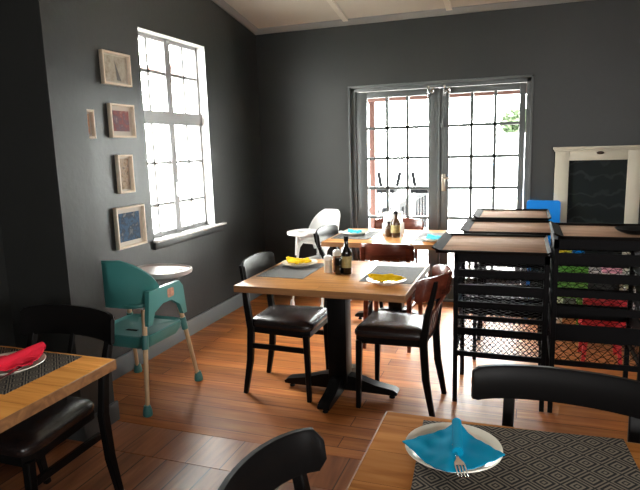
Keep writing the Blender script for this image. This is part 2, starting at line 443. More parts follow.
# ---- french doors
bm = B()
for a in ((DX0+.001, DX0+.05, YF+.03, YF+.13, 0, DZ), (DX1-.045, DX1-.001, YF+.03, YF+.13, 0, DZ), (DX0, DX1, YF+.03, YF+.13, DZ-.042, DZ-.001)):
    box(bm, *a, .004)
for a in ((DX0-.012, DX0+.008, YF-.008, YF+.03, 0, DZ+.012), (DX1-.008, DX1+.012, YF-.008, YF+.03, 0, DZ+.012), (DX0-.012, DX1+.012, YF-.008, YF+.03, DZ-.008, DZ+.012)):
    box(bm, *a, .003)
struct('trim_3', bm, M['doorgrey'], 'grey frame round the french doors', 'door frame')
bm = B(); box(bm, DX0, DX1, YF+.0, YF+.25, -.02, .012, .003)
struct('trim_4', bm, M['doorgrey'], 'grey threshold under the french doors', 'threshold')
ROWS = [1.955-.287*k for k in range(7)]
def door(n, x0, x1, g0, g1, label):
    d = thing('door_%d' % n, label, 'door', (0, 0, 0), kind='structure')
    y0, y1 = YF+.05, YF+.09
    z1 = DZ-.045
    bm = B()
    box(bm, x0, g0, y0, y1, .015, z1, .004); box(bm, g1, x1, y0, y1, .015, z1, .004)
    box(bm, g0, g1, y0, y1, ROWS[0], z1, .003); box(bm, g0, g1, y0, y1, .015, ROWS[-1], .003)
    obj('door_frame', bm, M['doorgrey'], d)
    bm = B()
    for k in (1, 2):
        x = g0+(g1-g0)*k/3; box(bm, x-.0135, x+.0135, y0+.004, y1-.004, ROWS[-1], ROWS[0])
    for z in ROWS[1:-1]: box(bm, g0, g1, y0+.004, y1-.004, z-.0135, z+.0135)
    obj('glazing_bars', bm, M['doorgrey'], d, smooth=False)
    bm = B(); box(bm, g0-.01, g1+.01, y0+.017, y0+.023, ROWS[-1]-.01, ROWS[0]+.01)
    obj('pane', bm, M['glass'], d, smooth=False)
    return d
d1 = door(1, DX0+.052, -.757, -1.447, -.857, 'left leaf of the grey glazed french doors')
d2 = door(2, -.752, DX1-.047, -.667, -.055, 'right leaf of the grey glazed french doors')
bm = B(); box(bm, -.765, -.742, YF+.040, YF+.052, .02, DZ-.05, .004)
obj('meeting_strip', bm, M['doorgrey'], d1)
for dd, x in ((d1, -.835), (d2, -.690)):            # clasps at the top of each leaf
    bm = B()
    box(bm, x-.026, x-.008, YF+.026, YF+.05, 1.935, 2.035, .003); box(bm, x+.006, x+.036, YF+.022, YF+.05, 1.96, 2.02, .006)
    tube(bm, [(x-.012, YF+.02, 1.975), (x+.034, YF+.01, 2.005)], .009)
    obj('top_bolt', bm, M['chrome'], dd)
bm = B(); box(bm, -.728, -.693, YF+.038, YF+.05, 1.065, 1.225, .004)
h = obj('handle_plate', bm, M['brass'], d2)
bm = B(); tube(bm, [(-.712, YF+.045, 1.19), (-.712, YF+.0, 1.19), (-.70, YF-.008, 1.19), (-.625, YF-.008, 1.187)], [.009, .009, .010, .008])
obj('lever', bm, M['brass'], h)
bm = B(); box(bm, -.745, -.705, YF+.035, YF+.05, 1.655, 1.70, .004); tube(bm, [(-.72, YF+.03, 1.675), (-.715, YF+.03, 1.735)], .006)
obj('slide_bolt', bm, M['doorgrey'], d2)

# ------------------------------------------------------------------ pictures on the left wall
def picture(y0, y1, z0, z1, cols, label, seed, scale=22, mount=.02, extra=None):
    t = thing('picture_frame', label, 'picture', (XL, (y0+y1)/2, z0), group='framed pictures beside the left window')
    hw, hh = (y1-y0)/2, z1-z0
    f = .013
    bm = B()
    box(bm, .002, .032, -hw, -hw+f, 0, hh, .002); box(bm, .002, .032, hw-f, hw, 0, hh, .002)
    box(bm, .002, .032, -hw+f, hw-f, 0, f, .002); box(bm, .002, .032, -hw+f, hw-f, hh-f, hh, .002)
    obj('frame', bm, M['frame'], t)
    bm = B(); box(bm, .003, .008, -hw+f, hw-f, f, hh-f); obj('mount', bm, M['mount'], t, smooth=False)
    bm = B(); box(bm, .0085, .0105, -hw+f+mount, hw-f-mount, f+mount, hh-f-mount)
    pr = obj('print', bm, picture_mat('picture_print_%d' % seed, cols, scale, seed), t, smooth=False)
    return t, pr
t, pr = picture(3.075, 3.352, 1.945, 2.155, [(.20, .17, .13), (.36, .32, .26), (.45, .41, .34)], 'topmost framed picture, pale seascape with a dark sail', 3, 18, .010)
bm = B()
v = [(.0115, -.005, .16), (.0115, .01, .035), (.0115, .052, .030)]
prv = [bm.verts.new(q) for q in v]; prv2 = [bm.verts.new((q[0]-.001, q[1], q[2])) for q in v]
bm.faces.new(prv); bm.faces.new(prv2)
for k in range(3): bm.faces.new((prv[k], prv[(k+1) % 3], prv2[(k+1) % 3], prv2[k]))
obj('sail_image', bm, plain('dark_sail', (.05, .045, .045), .4), pr, smooth=False)
picture(3.107, 3.352, 1.605, 1.825, [(.30, .22, .18), (.20, .05, .045), (.08, .06, .08), (.30, .20, .18)], 'square framed picture of red figures under the topmost one', 11, 22, .030)
picture(3.14, 3.292, 1.235, 1.492, [(.06, .05, .04), (.30, .22, .15), (.36, .30, .24), (.10, .08, .07)], 'narrow upright framed picture in tan tones', 23, 34, .012)
picture(3.075, 3.378, .862, 1.143, [(.26, .26, .26), (.02, .03, .05), (.04, .09, .16), (.015, .015, .015)], 'lowest framed picture with dark blue print, left of the sill', 31, 22, .030)
picture(2.72, 2.953, 1.598, 1.775, [(.20, .06, .04), (.48, .26, .16), (.35, .30, .26)], 'small framed picture half hidden by the wall stub', 41, 30, .014)

# ------------------------------------------------------------------ chairs
def rail_mesh(name, hw, ztop, hgt, ymid, fwd, mat, th=.020, lean=.12, endr=.16):
    """bowed top rail, middle set back, ends brought forward"""
    bm = B(); rings = []; n = 18
    for i in range(n+1):
        t = -1+2*i/n
        x = hw*math.sin(t*1.25)/math.sin(1.25)
        y = ymid + fwd*(1-math.cos(t*1.25))/(1-math.cos(1.25))
        tx = hw*1.25*math.cos(t*1.25)/math.sin(1.25); ty = fwd*1.25*math.sin(t*1.25)/(1-math.cos(1.25))
        nrm = Vector((-ty, tx, 0)).normalized()
        e = max(0, (abs(t)-.9)/.1)
        sh = 1-endr*e*e
        zt = ztop - .018*t*t; zm = zt-hgt/2
        a, b = th/2*(1-.25*e), hgt/2*sh
        sec = [(-a*.6, -b), (a*.6, -b), (a, -b*.86), (a, b*.86), (a*.6, b), (-a*.6, b), (-a, b*.86), (-a, -b*.86)]
        rings.append([Vector((x, y, zm))+nrm*s+Vector((0, -lean*q, q)) for s, q in sec])
    loft(bm, rings)
    return mesh_from(name, bm, mat)

def chair(label, loc, rz, wm, group, hw=.25, ztop=.85, hgt=.135, fwd=.10, slats=0, seatmat=None, postx=.165, yr=-.29, rm=None, endr=.16, stretch=True):
    t = thing('dining_chair', label, 'chair', loc, rz, group)
    sm = seatmat or M['vinyl']
    ol = [(-.165, -.20), (.165, -.20), (.20, .16), (.18, .205), (-.18, .205), (-.20, .16)]
    bm = B(); prism(bm, [(x*.94, y*.96) for x, y in ol], .395, .437, .004); obj('seat_frame', bm, wm, t)
    # domed upholstered pad
    bm = B(); rings = []
    pad = []
    for i in range(len(ol)):
        a, b, c = [Vector((*ol[(i+k) % len(ol)], 0)) for k in (-1, 0, 1)]
        r = .3 if i in (0, 1) else .45
        p0, p1 = b.lerp(a, min(.45, .045/(b-a).length)), b.lerp(c, min(.45, .045/(c-b).length))
        for k in range(5):
            s = k/4; pad.append((p0*(1-s)**2 + b*2*s*(1-s) + p1*s*s))
    for sc, z in ((.95, .432), (1.0, .438), (1.02, .450), (1.015, .464), (.97, .480), (.85, .491), (.6, .498), (.3, .500)):
        rings.append([Vector((q.x*sc, q.y*sc, z)) for q in pad])
    loft(bm, rings); obj('seat_cushion', bm, sm, t)
    rm = rm or wm
    for s in (-1, 1):
        bm = B(); bar(bm, [(s*.182, .185, 0), (s*.178, .175, .41)], [.026, .036], [.026, .036]); obj('front_leg', bm, wm, t)
    for s in (-1, 1):
        bm = B()
        a_ = math.asin(min(1, postx/hw*math.sin(1.25))); yt = yr+fwd*(1-math.cos(a_))/(1-math.cos(1.25))-.024
        bar(bm, [(s*(postx+.005), -.245, 0), (s*postx, -.205, .22), (s*(postx-.003), -.192, .42), (s*postx, -.212, .58), (s*(postx+.002), yt+.012, ztop-hgt*.75), (s*(postx+.002), yt-.002, ztop-hgt*.25)],
            [.026, .032, .034, .032, .030, .026], [.028, .040, .042, .036, .026, .018]); obj('back_leg', bm, wm, t)
    for s in ((-1, 1) if stretch else ()):
        bm = B(); bar(bm, [(s*.166, -.198, .315), (s*.178, .175, .315)], .018, .032); obj('side_stretcher', bm, wm, t)
    obj('top_rail', rail_mesh('top_rail', hw, ztop, hgt, yr, fwd, rm, endr=endr), rm, t)
    for k in range(slats):
        x = -postx+2*postx*(k+1)/(slats+1)
        bm = B(); bar(bm, [(x*.95, -.195, .43), (x, -.225, .58), (x, yr+.004, ztop-hgt+.02)], .022, .012); obj('back_slat', bm, rm, t)
    return t

G1 = 'dining chairs round the middle pine table'
chair('black wooden chair with dark cushion at the window end of the middle table', (-1.356, 3.165, 0), -PI/2, M['black'], G1, ztop=.847, hw=.215, hgt=.13, fwd=.045, yr=-.232)
chair('black chair with curved mahogany back, beside the wire racks at the middle table', (-.674, 3.165, 0), PI/2-.06, M['black'], G1, ztop=.81, hw=.215, hgt=.13, fwd=.14, slats=4, yr=-.30, rm=M['maroon'], stretch=False)
G2 = 'dining chairs round the table by the french doors'
chair('mahogany chair seen from behind at the near side of the door table', (-.925, 4.20, 0), 0, M['maroon'], G2, ztop=.815, hw=.195, hgt=.125, fwd=.08, slats=4)
chair('black chair at the window end of the door table, before the white high chair', (-1.34, 4.585, 0), -PI/2, M['black'], G2, ztop=.825, hw=.26, hgt=.125, fwd=.06)
chair('mahogany chair behind the door table with its back to the doors', (-1.09, 5.005, 0), PI, M['maroon'], G2, ztop=.83, hw=.23, hgt=.12, fwd=.06, slats=3, yr=-.25)
chair('black chair facing the turquoise napkin, across the table in front of the racks', (.118, 1.425, 0), PI-.10, M['black'], 'dining chairs round the nearest table', ztop=.848, hw=.27, hgt=.10, fwd=.045, yr=-.275)
chair('black chair with rounded back cut by the bottom edge, at end of nearest table', (-.238, .935, 0), -PI/2, M['black'], 'dining chairs round the nearest table', ztop=.862, hw=.245, hgt=.105, fwd=.10, endr=.55, postx=.20)
chair('black chair at the far side of the red napkin table, against the wall stub', (-1.84, 1.60, 0), PI, M['black'], 'dining chairs round the red napkin table', ztop=.852, hw=.25, hgt=.125, fwd=.05, postx=.205, slats=1)

# ------------------------------------------------------------------ tables
def table(label, cx, cy, lx, ly, group, grain='X', mat=None):
    t = thing('dining_table', label, 'table', (cx, cy, 0), 0, group)
    bm = B(); box(bm, -lx/2+.004, lx/2-.004, -ly/2+.004, ly/2-.004, .713, .750, .001)
    obj('tabletop', bm, mat or M['table'], t)
    bm = B()
    for a in ((-lx/2, lx/2, -ly/2, -ly/2+.004), (-lx/2, lx/2, ly/2-.004, ly/2), (-lx/2, -lx/2+.004, -ly/2+.004, ly/2-.004), (lx/2-.004, lx/2, -ly/2+.004, ly/2-.004)): box(bm, *a, .712, .7495, .0008, seg=1)
    obj('edge_band', bm, M['tableedge'], t)
    bm = B(); box(bm, -.058, .058, -.058, .058, .075, .69, .004); obj('column', bm, M['black'], t)
    bm = B(); box(bm, -.30, .30, -.035, .035, .672, .711, .003); box(bm, -.035, .035, -.26, .26, .668, .7105, .003); obj('top_bracket', bm, M['black'], t)
    for k, L_ in enumerate((.36, .33, .36, .33)):
        R_ = Matrix.Rotation(k*PI/2, 3, 'Z')
        prof = [(.03, .03), (.14, .03), (L_-.06, .028), (L_, .030), (L_+.005, .045), (L_-.02, .062), (L_-.13, .080), (.10, .118), (.03, .125)]
        bm = B()
        rings = [[R_ @ Vector((x, s*wd, z)) for x, z in prof] for s, wd in ((-1, .036), (1, .036))]
        loft(bm, rings); leg = obj('base_arm', bm, M['black'], t)
        bm = B(); lathe(bm, [(.016, 0), (.018, .006), (.012, .014), (.007, .032)], 14, tuple(R_ @ Vector((L_-.035, 0, 0)))); obj('glide', bm, M['blackmetal'], leg)
    return t
GT = 'pine pedestal tables'
table('pine table with two yellow napkins in the middle of the room', -1.035, 3.175, .975, .82, GT)
table('pine table with blue napkins in front of the french doors', -1.0, 4.665, 1.06, .79, GT)
table('nearest pine table, laid with a turquoise napkin', .125, 1.0, .955, 1.0, GT, mat=M['tabledark'])
table('pine table with a red napkin, cut by the left edge', -1.85, 1.23, .89, .80, GT, mat=M['tabledull'])

# ---- place mats
def placemat(label, cx, cy, rz, mat, lx=.46, ly=.335):
    o = obj('placemat', B(), mat)
    bm = B(); box(bm, -lx/2, lx/2, -ly/2, ly/2, 0, .0025, .0008, seg=1)
    o.data = mesh_from('placemat', bm, mat)
    o.location = (cx, cy, .7502); o.rotation_euler = (0, 0, rz)
    return tag(o, label, 'placemat', 'woven placemats on the tables')
placemat('grey placemat at the window end of the middle table', -1.345, 3.22, PI/2, M['greymat'], .44, .30)
placemat('grey placemat on the middle table, next to the wire racks', -.71, 3.235, PI/2, M['greymat'], .44, .30)
placemat('grey placemat at the window end of the door table', -1.345, 4.67, PI/2, M['greymat'], .46, .32)
placemat('grey placemat on the door table, next to the wire racks', -.655, 4.64, PI/2, M['greymat'], .46, .32)
placemat('diamond patterned placemat under the plate with the turquoise napkin', .022, 1.315, .08, M['mat'], .50, .345)
placemat('diamond patterned placemat under the plate with the red napkin', -1.775, 1.44, 0, M['mat'], .46, .345)

# ---- plates
pm = None
def plate(label, x, y, z, r=.105):
    global pm
    if pm is None:
        bm = B(); lathe(bm, [(.0, .004), (.06, .004), (.065, .0), (.07, .004), (.098, .016), (.105, .020), (.104, .023), (.096, .020), (.070, .009), (.0, .008)][1:-1], 40)
        pm = mesh_from('plate', bm, M['china'])
    o = obj('plate', pm, None, None, (x, y, z)); s = r/.105; o.scale = (s, s, 1.0)
    return tag(o, label, 'plate', 'cream side plates')
plate('cream plate under the yellow napkin at the window end of the middle table', -1.355, 3.355, .753, .118)
plate('cream plate under the yellow napkin beside the racks', -.70, 3.005, .753, .110)
plate('cream plate with blue napkin at the window end of the door table', -1.365, 4.68, .753, .115)
plate('large cream plate under the turquoise napkin', -.143, 1.312, .753, .117)
plate('cream plate under the red napkin', -1.715, 1.445, .753, .118)
plate('cream plate under the blue napkin beside the racks', -.64, 4.46, .753, .11)

# ---- napkins
def napkin(label, loc, rz, size, mat, ridge=.02, skew=0., roll=None, th=.003, amp=.004, seed=1, name='paper_napkin'):
    """folded paper napkin, a wrinkled quadrilateral with a raised fold, built on its plate"""
    rnd = random.Random(seed); n = 22
    (ax, ay) = size
    bm = B(); top = []
    ph = [rnd.uniform(0, 6.28) for _ in range(6)]
    for i in range(n+1):
        row = []
        for j in range(n+1):
            u, v = -1+2*i/n, -1+2*j/n
            x = (u-v)*.5*ax + skew*u; y = (u+v)*.5*ay
            d = abs(x)/ax
            z = ridge*math.exp(-(x/(.16*ax))**2) + amp*(math.sin(9*u+ph[0]+3*v)*.5+math.sin(7*v-4*u+ph[1])*.5+.4*math.sin(17*u*v+ph[2]))
            z += amp*1.2 + .010*max(0, d-.55) - .0*d
            row.append(Vector((x, y, z)))
        top.append(row)
    vt = [[bm.verts.new(p) for p in r] for r in top]
    vb = [[bm.verts.new(p-Vector((0, 0, th))) for p in r] for r in top]
    for i in range(n):
        for j in range(n):
            bm.faces.new((vt[i][j], vt[i+1][j], vt[i+1][j+1], vt[i][j+1]))
            bm.faces.new((vb[i][j], vb[i][j+1], vb[i+1][j+1], vb[i+1][j]))
    for k in range(n):
        bm.faces.new((vt[0][k], vt[0][k+1], vb[0][k+1], vb[0][k])); bm.faces.new((vt[n][k], vb[n][k], vb[n][k+1], vt[n][k+1]))
        bm.faces.new((vt[k][0], vb[k][0], vb[k+1][0], vt[k+1][0])); bm.faces.new((vt[k][n], vt[k+1][n], vb[k+1][n], vb[k][n]))
    if roll:                                          # rolled flap lying along the fold
        (x0, y0, x1, y1, r0, r1) = roll
        pts = [(x0+(x1-x0)*s, y0+(y1-y0)*s, ridge*.55+.008) for s in (0, .3, .6, 1)]
        tube(bm, pts, [r0, r0*.7+r1*.3, r0*.4+r1*.6, r1], 12)
    o = obj(name, bm, mat, None, loc); o.rotation_euler = (0, 0, rz)
    return tag(o, label, 'napkin', 'folded paper napkins on plates')
napkin('turquoise paper napkin folded round a fork on the nearest table', (-.142, 1.283, .7785), .02, (.120, .122), M['tealnap'], .015, 0, (0.0, .114, .016, -.035, .012, .013), seed=4, amp=.0022)
napkin('yellow paper napkin on the plate at the window end', (-1.36, 3.355, .775), 1.2, (.095, .115), M['yellow'], .012, 0, (0, .09, .0, -.09, .009, .008), seed=6, amp=.006)
napkin('yellow paper napkin on the plate beside the racks', (-.70, 3.005, .775), 1.45, (.095, .115), M['yellow'], .012, 0, (0, .09, .0, -.09, .009, .008), seed=9, amp=.006)
napkin('blue paper napkin on the plate at the window end of the door table', (-1.365, 4.68, .775), .9, (.075, .10), M['bluenap'], .012, 0, None, seed=12)
napkin('blue paper napkin lying next to the racks on the door table', (-.64, 4.46, .775), .7, (.09, .12), M['bluenap'], .012, 0, None, seed=15)
napkin('red paper napkin rolled on the plate cut by the left edge', (-1.685, 1.445, .7775), -.12, (.085, .12), M['red'], .016, 0, (-.02, .125, .005, -.11, .017, .017), seed=18)

# ---- fork and knife inside napkins
def fork(label, loc, rz, tilt):
    t = thing('fork', label, 'fork', loc, rz); t.rotation_euler = (tilt, 0, rz)
    bm = B(); bar(bm, [(0, .06, .004), (0, .03, .004), (0, 0, .003)], [.007, .006, .008], .0025); obj('handle', bm, M['chrome'], t)
    bm = B(); prism(bm, [(-.004, .002), (-.011, -.012), (-.012, -.022), (.012, -.022), (.011, -.012), (.004, .002)], .002, .0042); obj('neck', bm, M['chrome'], t)
    for x in (-.0105, -.0035, .0035, .0105):
        bm = B(); bar(bm, [(x, -.021, .003), (x, -.045, .001), (x*.95, -.066, .004)], [.0036, .0034, .002], .0022); obj('tine', bm, M['chrome'], t)
    return t
fork('steel fork poking out of the turquoise napkin', (-.122, 1.222, .789), .30, .06)
t = thing('table_knife', 'dark steel knife end under the red napkin', 'knife', (-1.60, 1.30, .7755), .25)
bm = B(); bar(bm, [(0, -.05, .004), (0, .03, .004)], [.010, .014], .006); obj('handle', bm, M['chrome'], t)
bm = B(); bar(bm, [(0, .03, .004), (0, .12, .004)], [.012, .016], .002); obj('blade', bm, M['chrome'], t)

# ---- bottles and condiments
def bottle(label, loc, h, r, mat, lab=True):
    t = thing('sauce_bottle', label, 'bottle', loc)
    bm = B(); lathe(bm, [(r*.9, 0), (r, .004), (r, h*.55), (r*.9, h*.63), (r*.45, h*.73), (r*.40, h*.90)], 24); obj('body', bm, mat, t)
    bm = B(); lathe(bm, [(r*.46, h*.885), (r*.46, h), (r*.3, h*1.002)], 18); obj('cap', bm, M['blackmetal'], t)
    if lab:
        bm = B(); lathe(bm, [(r*1.01, h*.18), (r*1.012, h*.19), (r*1.012, h*.47), (r*1.01, h*.48)], 24); obj('label', bm, M['label'], t)
    return t
bottle('tall dark sauce bottle on the middle table', (-.985, 3.19, .7502), .228, .031, M['bottle'])
bottle('tall brown sauce bottle on the door table', (-.99, 4.61, .7502), .215, .040, M['brownbottle'])
bottle('short brown bottle left of the tall one on the door table', (-1.052, 4.63, .7502), .125, .030, M['brownbottle'], False)
def shaker(label, loc, h, r, mat, capmat):
    t = thing('shaker', label, 'shaker', loc)
    bm = B(); lathe(bm, [(r*.95, 0), (r, .004), (r*.92, h*.6), (r*.85, h*.74)], 18); obj('jar', bm, mat, t)
    bm = B(); lathe(bm, [(r*.9, h*.73), (r*.98, h*.76), (r*.95, h*.93), (r*.6, h)], 18); obj('lid', bm, capmat, t)
    return t
shaker('pale glass shaker with white lid on the middle table', (-1.108, 3.205, .7502), .105, .026, M['salt'], M['whiteplastic'])
shaker('taller pepper shaker with white lid on the middle table', (-1.062, 3.24, .7502), .135, .026, M['pepper'], M['whiteplastic'])
bm = B(); box(bm, -.017, .017, -.017, .017, 0, .10, .004)
o = obj('spice_tin', bm, M['bottle'], None, (-1.028, 3.165, .7502)); tag(o, 'small black tin between the shakers and the dark bottle', 'tin')
t = thing('napkin_holder', 'white napkin holder behind the brown bottles', 'napkin holder', (-1.045, 4.76, .7502))
bm = B(); box(bm, -.09, .09, -.03, .03, 0, .008, .002); box(bm, -.09, .09, -.03, -.026, 0, .10, .002); box(bm, -.09, .09, .026, .03, 0, .10, .002); obj('holder', bm, M['whiteplastic'], t)
bm = B(); box(bm, -.08, .08, -.024, .024, .009, .19, .004); obj('paper_stack', bm, M['pale'], t)

# ------------------------------------------------------------------ high chairs
def high_chair(label, loc, rz, pl, footm, legm, traym, sticker=False):
    t = thing('high_chair', label, 'high chair', loc, rz, 'toddler high chairs')
    for sx in (-1, 1):
        for sy in (-1, 1):
            bm = B(); tube(bm, [(sx*.245, sy*.265, .02), (sx*.195, sy*.165, .60)], [.0125, .0155], 12); lg = obj('leg', bm, legm, t)
            bm = B(); lathe(bm, [(.026, 0), (.029, .008), (.026, .035), (.018, .062)], 16, (sx*.245, sy*.267, 0)); obj('foot_cap', bm, footm, lg)
    # bucket seat: wrap-round wall whose top sweeps down from back to arms
    rings = []; n = 36
    for i in range(n+1):
        a = i/n
        if a < .22: s = a/.22; x, y = .215, .14-.17*s; nx, ny = 1, 0
        elif a > .78: s = (a-.78)/.22; x, y = -.215, -.03+.17*s; nx, ny = -1, 0
        else:
            th = -(a-.22)/.56*PI; x, y = .215*math.cos(th), -.03+.20*math.sin(th); nx, ny = math.cos(th), math.sin(th)
        back = max(0, -ny)
        zt = .70+.205*min(1, back*1.12)**.8; zb = .635-.02*back
        fl = .035*back
        o_, i_ = .011, -.011
        rings.append([Vector((x+nx*(o_-.02), y+ny*(o_-.02), zb)), Vector((x+nx*o_, y+ny*o_, (zb+zt)/2)), Vector((x+nx*(o_+fl), y+ny*(o_+fl), zt-.01)), Vector((x+nx*(fl), y+ny*(fl), zt)),
                      Vector((x+nx*(i_+fl), y+ny*(i_+fl), zt-.01)), Vector((x+nx*i_, y+ny*i_, (zb+zt)/2)), Vector((x+nx*(i_-.02), y+ny*(i_-.02), zb))])
    bm = B(); loft(bm, rings); obj('seat_back', bm, pl, t)
    bm = B(); prism(bm, rrect(-.20, .20, -.205, .17, .09), .610, .632, .008); obj('seat', bm, pl, t)
    for s in (-1, 1):                                # side panel arched between the legs, carrying the tray
        prof = [(-.19, .51), (-.15, .51), (-.12, .575), (-.04, .61), (.05, .61), (.13, .56), (.16, .49), (.20, .49), (.175, .67), (.14, .71), (-.16, .71)]
        bm = B(); loft(bm, [[Vector((s*(.212+d), y, z)) for y, z in prof] for d in (-.002, .026)]); sp = obj('arm_panel', bm, pl, t)
        if sticker:
            bm = B(); loft(bm, [[Vector((s*(.2385+d), y, z)) for y, z in rrect(.01, .075, .63, .685, .012, 3)] for d in (0, .001)]); obj('sticker', bm, plain('orange_sticker', (.45, .20, .12), .5, var=.3, vscale=60), sp)
    # tray with raised rim and cup well
    ol = [(.21*math.copysign(abs(math.cos(a))**.7, math.cos(a)), .27+.165*math.copysign(abs(math.sin(a))**.8, math.sin(a))) for a in [2*PI*k/40 for k in range(40)]]
    def ring(sc, z): return [Vector((x*sc, .27+(y-.27)*sc, z)) for x, y in ol]
    bm = B(); loft(bm, [ring(.93, .711), ring(.98, .717), ring(1, .731), ring(.985, .743), ring(.955, .745), ring(.93, .733), ring(.5, .731)]); tr = obj('tray', bm, traym, t)
    bm = B(); rr = [[Vector((.15+(.047+d*math.cos(q))*math.cos(p), .29+(.047+d*math.cos(q))*math.sin(p), .733+d*math.sin(q))) for q in [2*PI*k/6 for k in range(6)]] for p in [2*PI*k/24 for k in range(24)] for d in (.004,)]
    loft(bm, rr, closed=True); obj('cup_well', bm, traym, tr)
    # storage shelf / foot board between the legs
    bm = B(); rings = []
    for sc, z in ((.72, .355), (.88, .362), (.98, .40), (1.01, .438), (.97, .443), (.90, .428), (.4, .423)):
        rings.append([Vector((x*sc, y*sc, z)) for x, y in rrect(-.212, .212, -.20, .215, .07)])
    loft(bm, rings); sh = obj('lower_shelf', bm, pl, t)
    bm = B(); box(bm, -.04, .04, -.06, -.035, .4245, .4265, .0005); obj('slot', bm, M['blackmetal'], sh)
    for sx in (-1, 1):
        for sy in (-1, 1):
            bm = B(); tube(bm, [(sx*.213, sy*.202, .375), (sx*.207, sy*.188, .455)], .0205, 12); obj('leg_clamp', bm, footm, t)
    return t
high_chair('teal high chair with wooden legs and white tray, under the framed pictures', (-2.25, 2.825, 0), -.02, M['teal'], M['tealfoot'], M['beech'], M['traypink'], True)
hc = high_chair('white high chair in the far corner between the window and doors', (-1.83, 5.07, 0), 2.82, M['whiteplastic'], M['whiteplastic'], M['whiteplastic'], M['whiteplastic'])
hc.scale = (.74, .84, 1.0)

# ------------------------------------------------------------------ wire racks
def lattice(bm, u0, u1, v0, v1, pitch, f, t=.0034):
    """expanded-metal diamonds in the (u,v) rectangle; f maps (u,v,w) to space"""
    asp = 1.15
    for sgn in (1, -1):
        span = (u1-u0)+(v1-v0)/asp
        k = int(span/pitch)+2
        for i in range(-1, k):
            if sgn > 0: ua, ub = u0+i*pitch-(v1-v0)/asp, u0+i*pitch
            else: ua, ub = u0+i*pitch, u0+i*pitch-(v1-v0)/asp
            va, vb = v0, v1
            def clip(ua, va, ub, vb):
                out = []
                for (pu, pv, qu, qv) in ((ua, va, ub, vb), (ub, vb, ua, va)):
                    if pu < u0 or pu > u1:
                        tgt = u0 if pu < u0 else u1
                        if abs(qu-pu) < 1e-9: return None
                        s = (tgt-pu)/(qu-pu)
                        if s > 1 or s < 0: return None
                        pu, pv = tgt, pv+(qv-pv)*s
                    out.append((pu, pv))
                return out
            c = clip(ua, va, ub, vb)
            if not c: continue
            (pu, pv), (qu, qv) = c
            L_ = math.hypot(qu-pu, qv-pv)
            if L_ < .004: continue
            nu, nv = -(qv-pv)/L_*t*.5, (qu-pu)/L_*t*.5
            w = .0008
            vs = []
            for ww in (-w, w):
                vs.append([bm.verts.new(f(a, b, ww)) for a, b in ((pu+nu, pv+nv), (qu+nu, qv+nv), (qu-nu, qv-nv), (pu-nu, pv-nv))])
            bm.faces.new(vs[0]); bm.faces.new(vs[1])
            for m_ in range(4): bm.faces.new((vs[0][m_], vs[0][(m_+1) % 4], vs[1][(m_+1) % 4], vs[1][m_]))

def rack(label, loc, W, D, top, tiers, pitch, full=True):
    t = thing('wire_rack', label, 'rack', loc, 0, 'black wire mesh racks')
    p = .026
    for x in (0, W-p):
        for y in (0, D-p):
            bm = B(); box(bm, x, x+p, y, y+p, 0, top, .002, seg=1); obj('leg', bm, M['blackmetal'], t)
    bm = B()
    for a in ((0, W, 0, .02), (0, W, D-.02, D), (0, .02, 0, D), (W-.02, W, 0, D)): box(bm, *a, top-.05, top)
    obj('top_frame', bm, M['blackmetal'], t, smooth=False)
    for i, (z, h) in enumerate(tiers):
        bm = B()
        z0, z1 = z-h/2, z+h/2
        for a in ((p*.2, W-p*.2, .002, .014), (p*.2, W-p*.2, D-.014, D-.002), (.002, .014, p*.2, D-p*.2), (W-.014, W-.002, p*.2, D-p*.2)): box(bm, *a, z0, z1)
        r = obj('shelf_rim', bm, M['blackmetal'], t, smooth=False)
        bm = B(); lattice(bm, .014, W-.014, .014, D-.014, pitch*1.7, lambda u, v, w, z=z0+.006: Vector((u, v, z+w)))
        obj('shelf_mesh', bm, M['blackmetal'], r, smooth=False)
    if not full: return t
    bm = B()
    zlo, zhi = tiers[0][0], tiers[1][0]
    lattice(bm, p, W-p, zlo, zhi, pitch, lambda u, v, w: Vector((u, .008+w, v)))
    obj('front_mesh', bm, M['blackmetal'], t, smooth=False)
    bm = B(); lattice(bm, p, W-p, tiers[0][0], top-.05, pitch, lambda u, v, w: Vector((u, D-.008+w, v))); obj('back_mesh', bm, M['blackmetal'], t, smooth=False)
    for x, s in ((.008, 0), (W-.008, 1)):
        bm = B(); lattice(bm, p, D-p, tiers[0][0], top-.05, pitch, lambda u, v, w, x=x: Vector((x+w, u, v))); obj('side_mesh', bm, M['blackmetal'], t, smooth=False)
    return t
TA = [(.30, .03), (.437, .042), (.52, .022), (.595, .036), (.685, .055), (.778, .04)]
TB = [(.30, .03), (.475, .09), (.60, .04), (.692, .04), (.78, .05), (.882, .06)]
RA = (-.36, 3.222); RW_ = .505; RD = .44
rack('front black wire rack of the row under three brown trays', (RA[0], RA[1], 0), RW_, RD, .893, TA, .030)
rack('second black wire rack of the row, behind the front one', (RA[0]+.055, 3.93, 0), .465, RD, .905, TA[:1]+[(.60, .03)], .030, False)
rack('rearmost black wire rack of the row, near the doors', (RA[0]+.06, 4.50, 0), .46, RD, .928, TA[:1]+[(.60, .03)], .030, False)
rack('tall black wire rack cut by the right edge', (.163, 3.222, 0), .46, .44, .985, TB, .048)

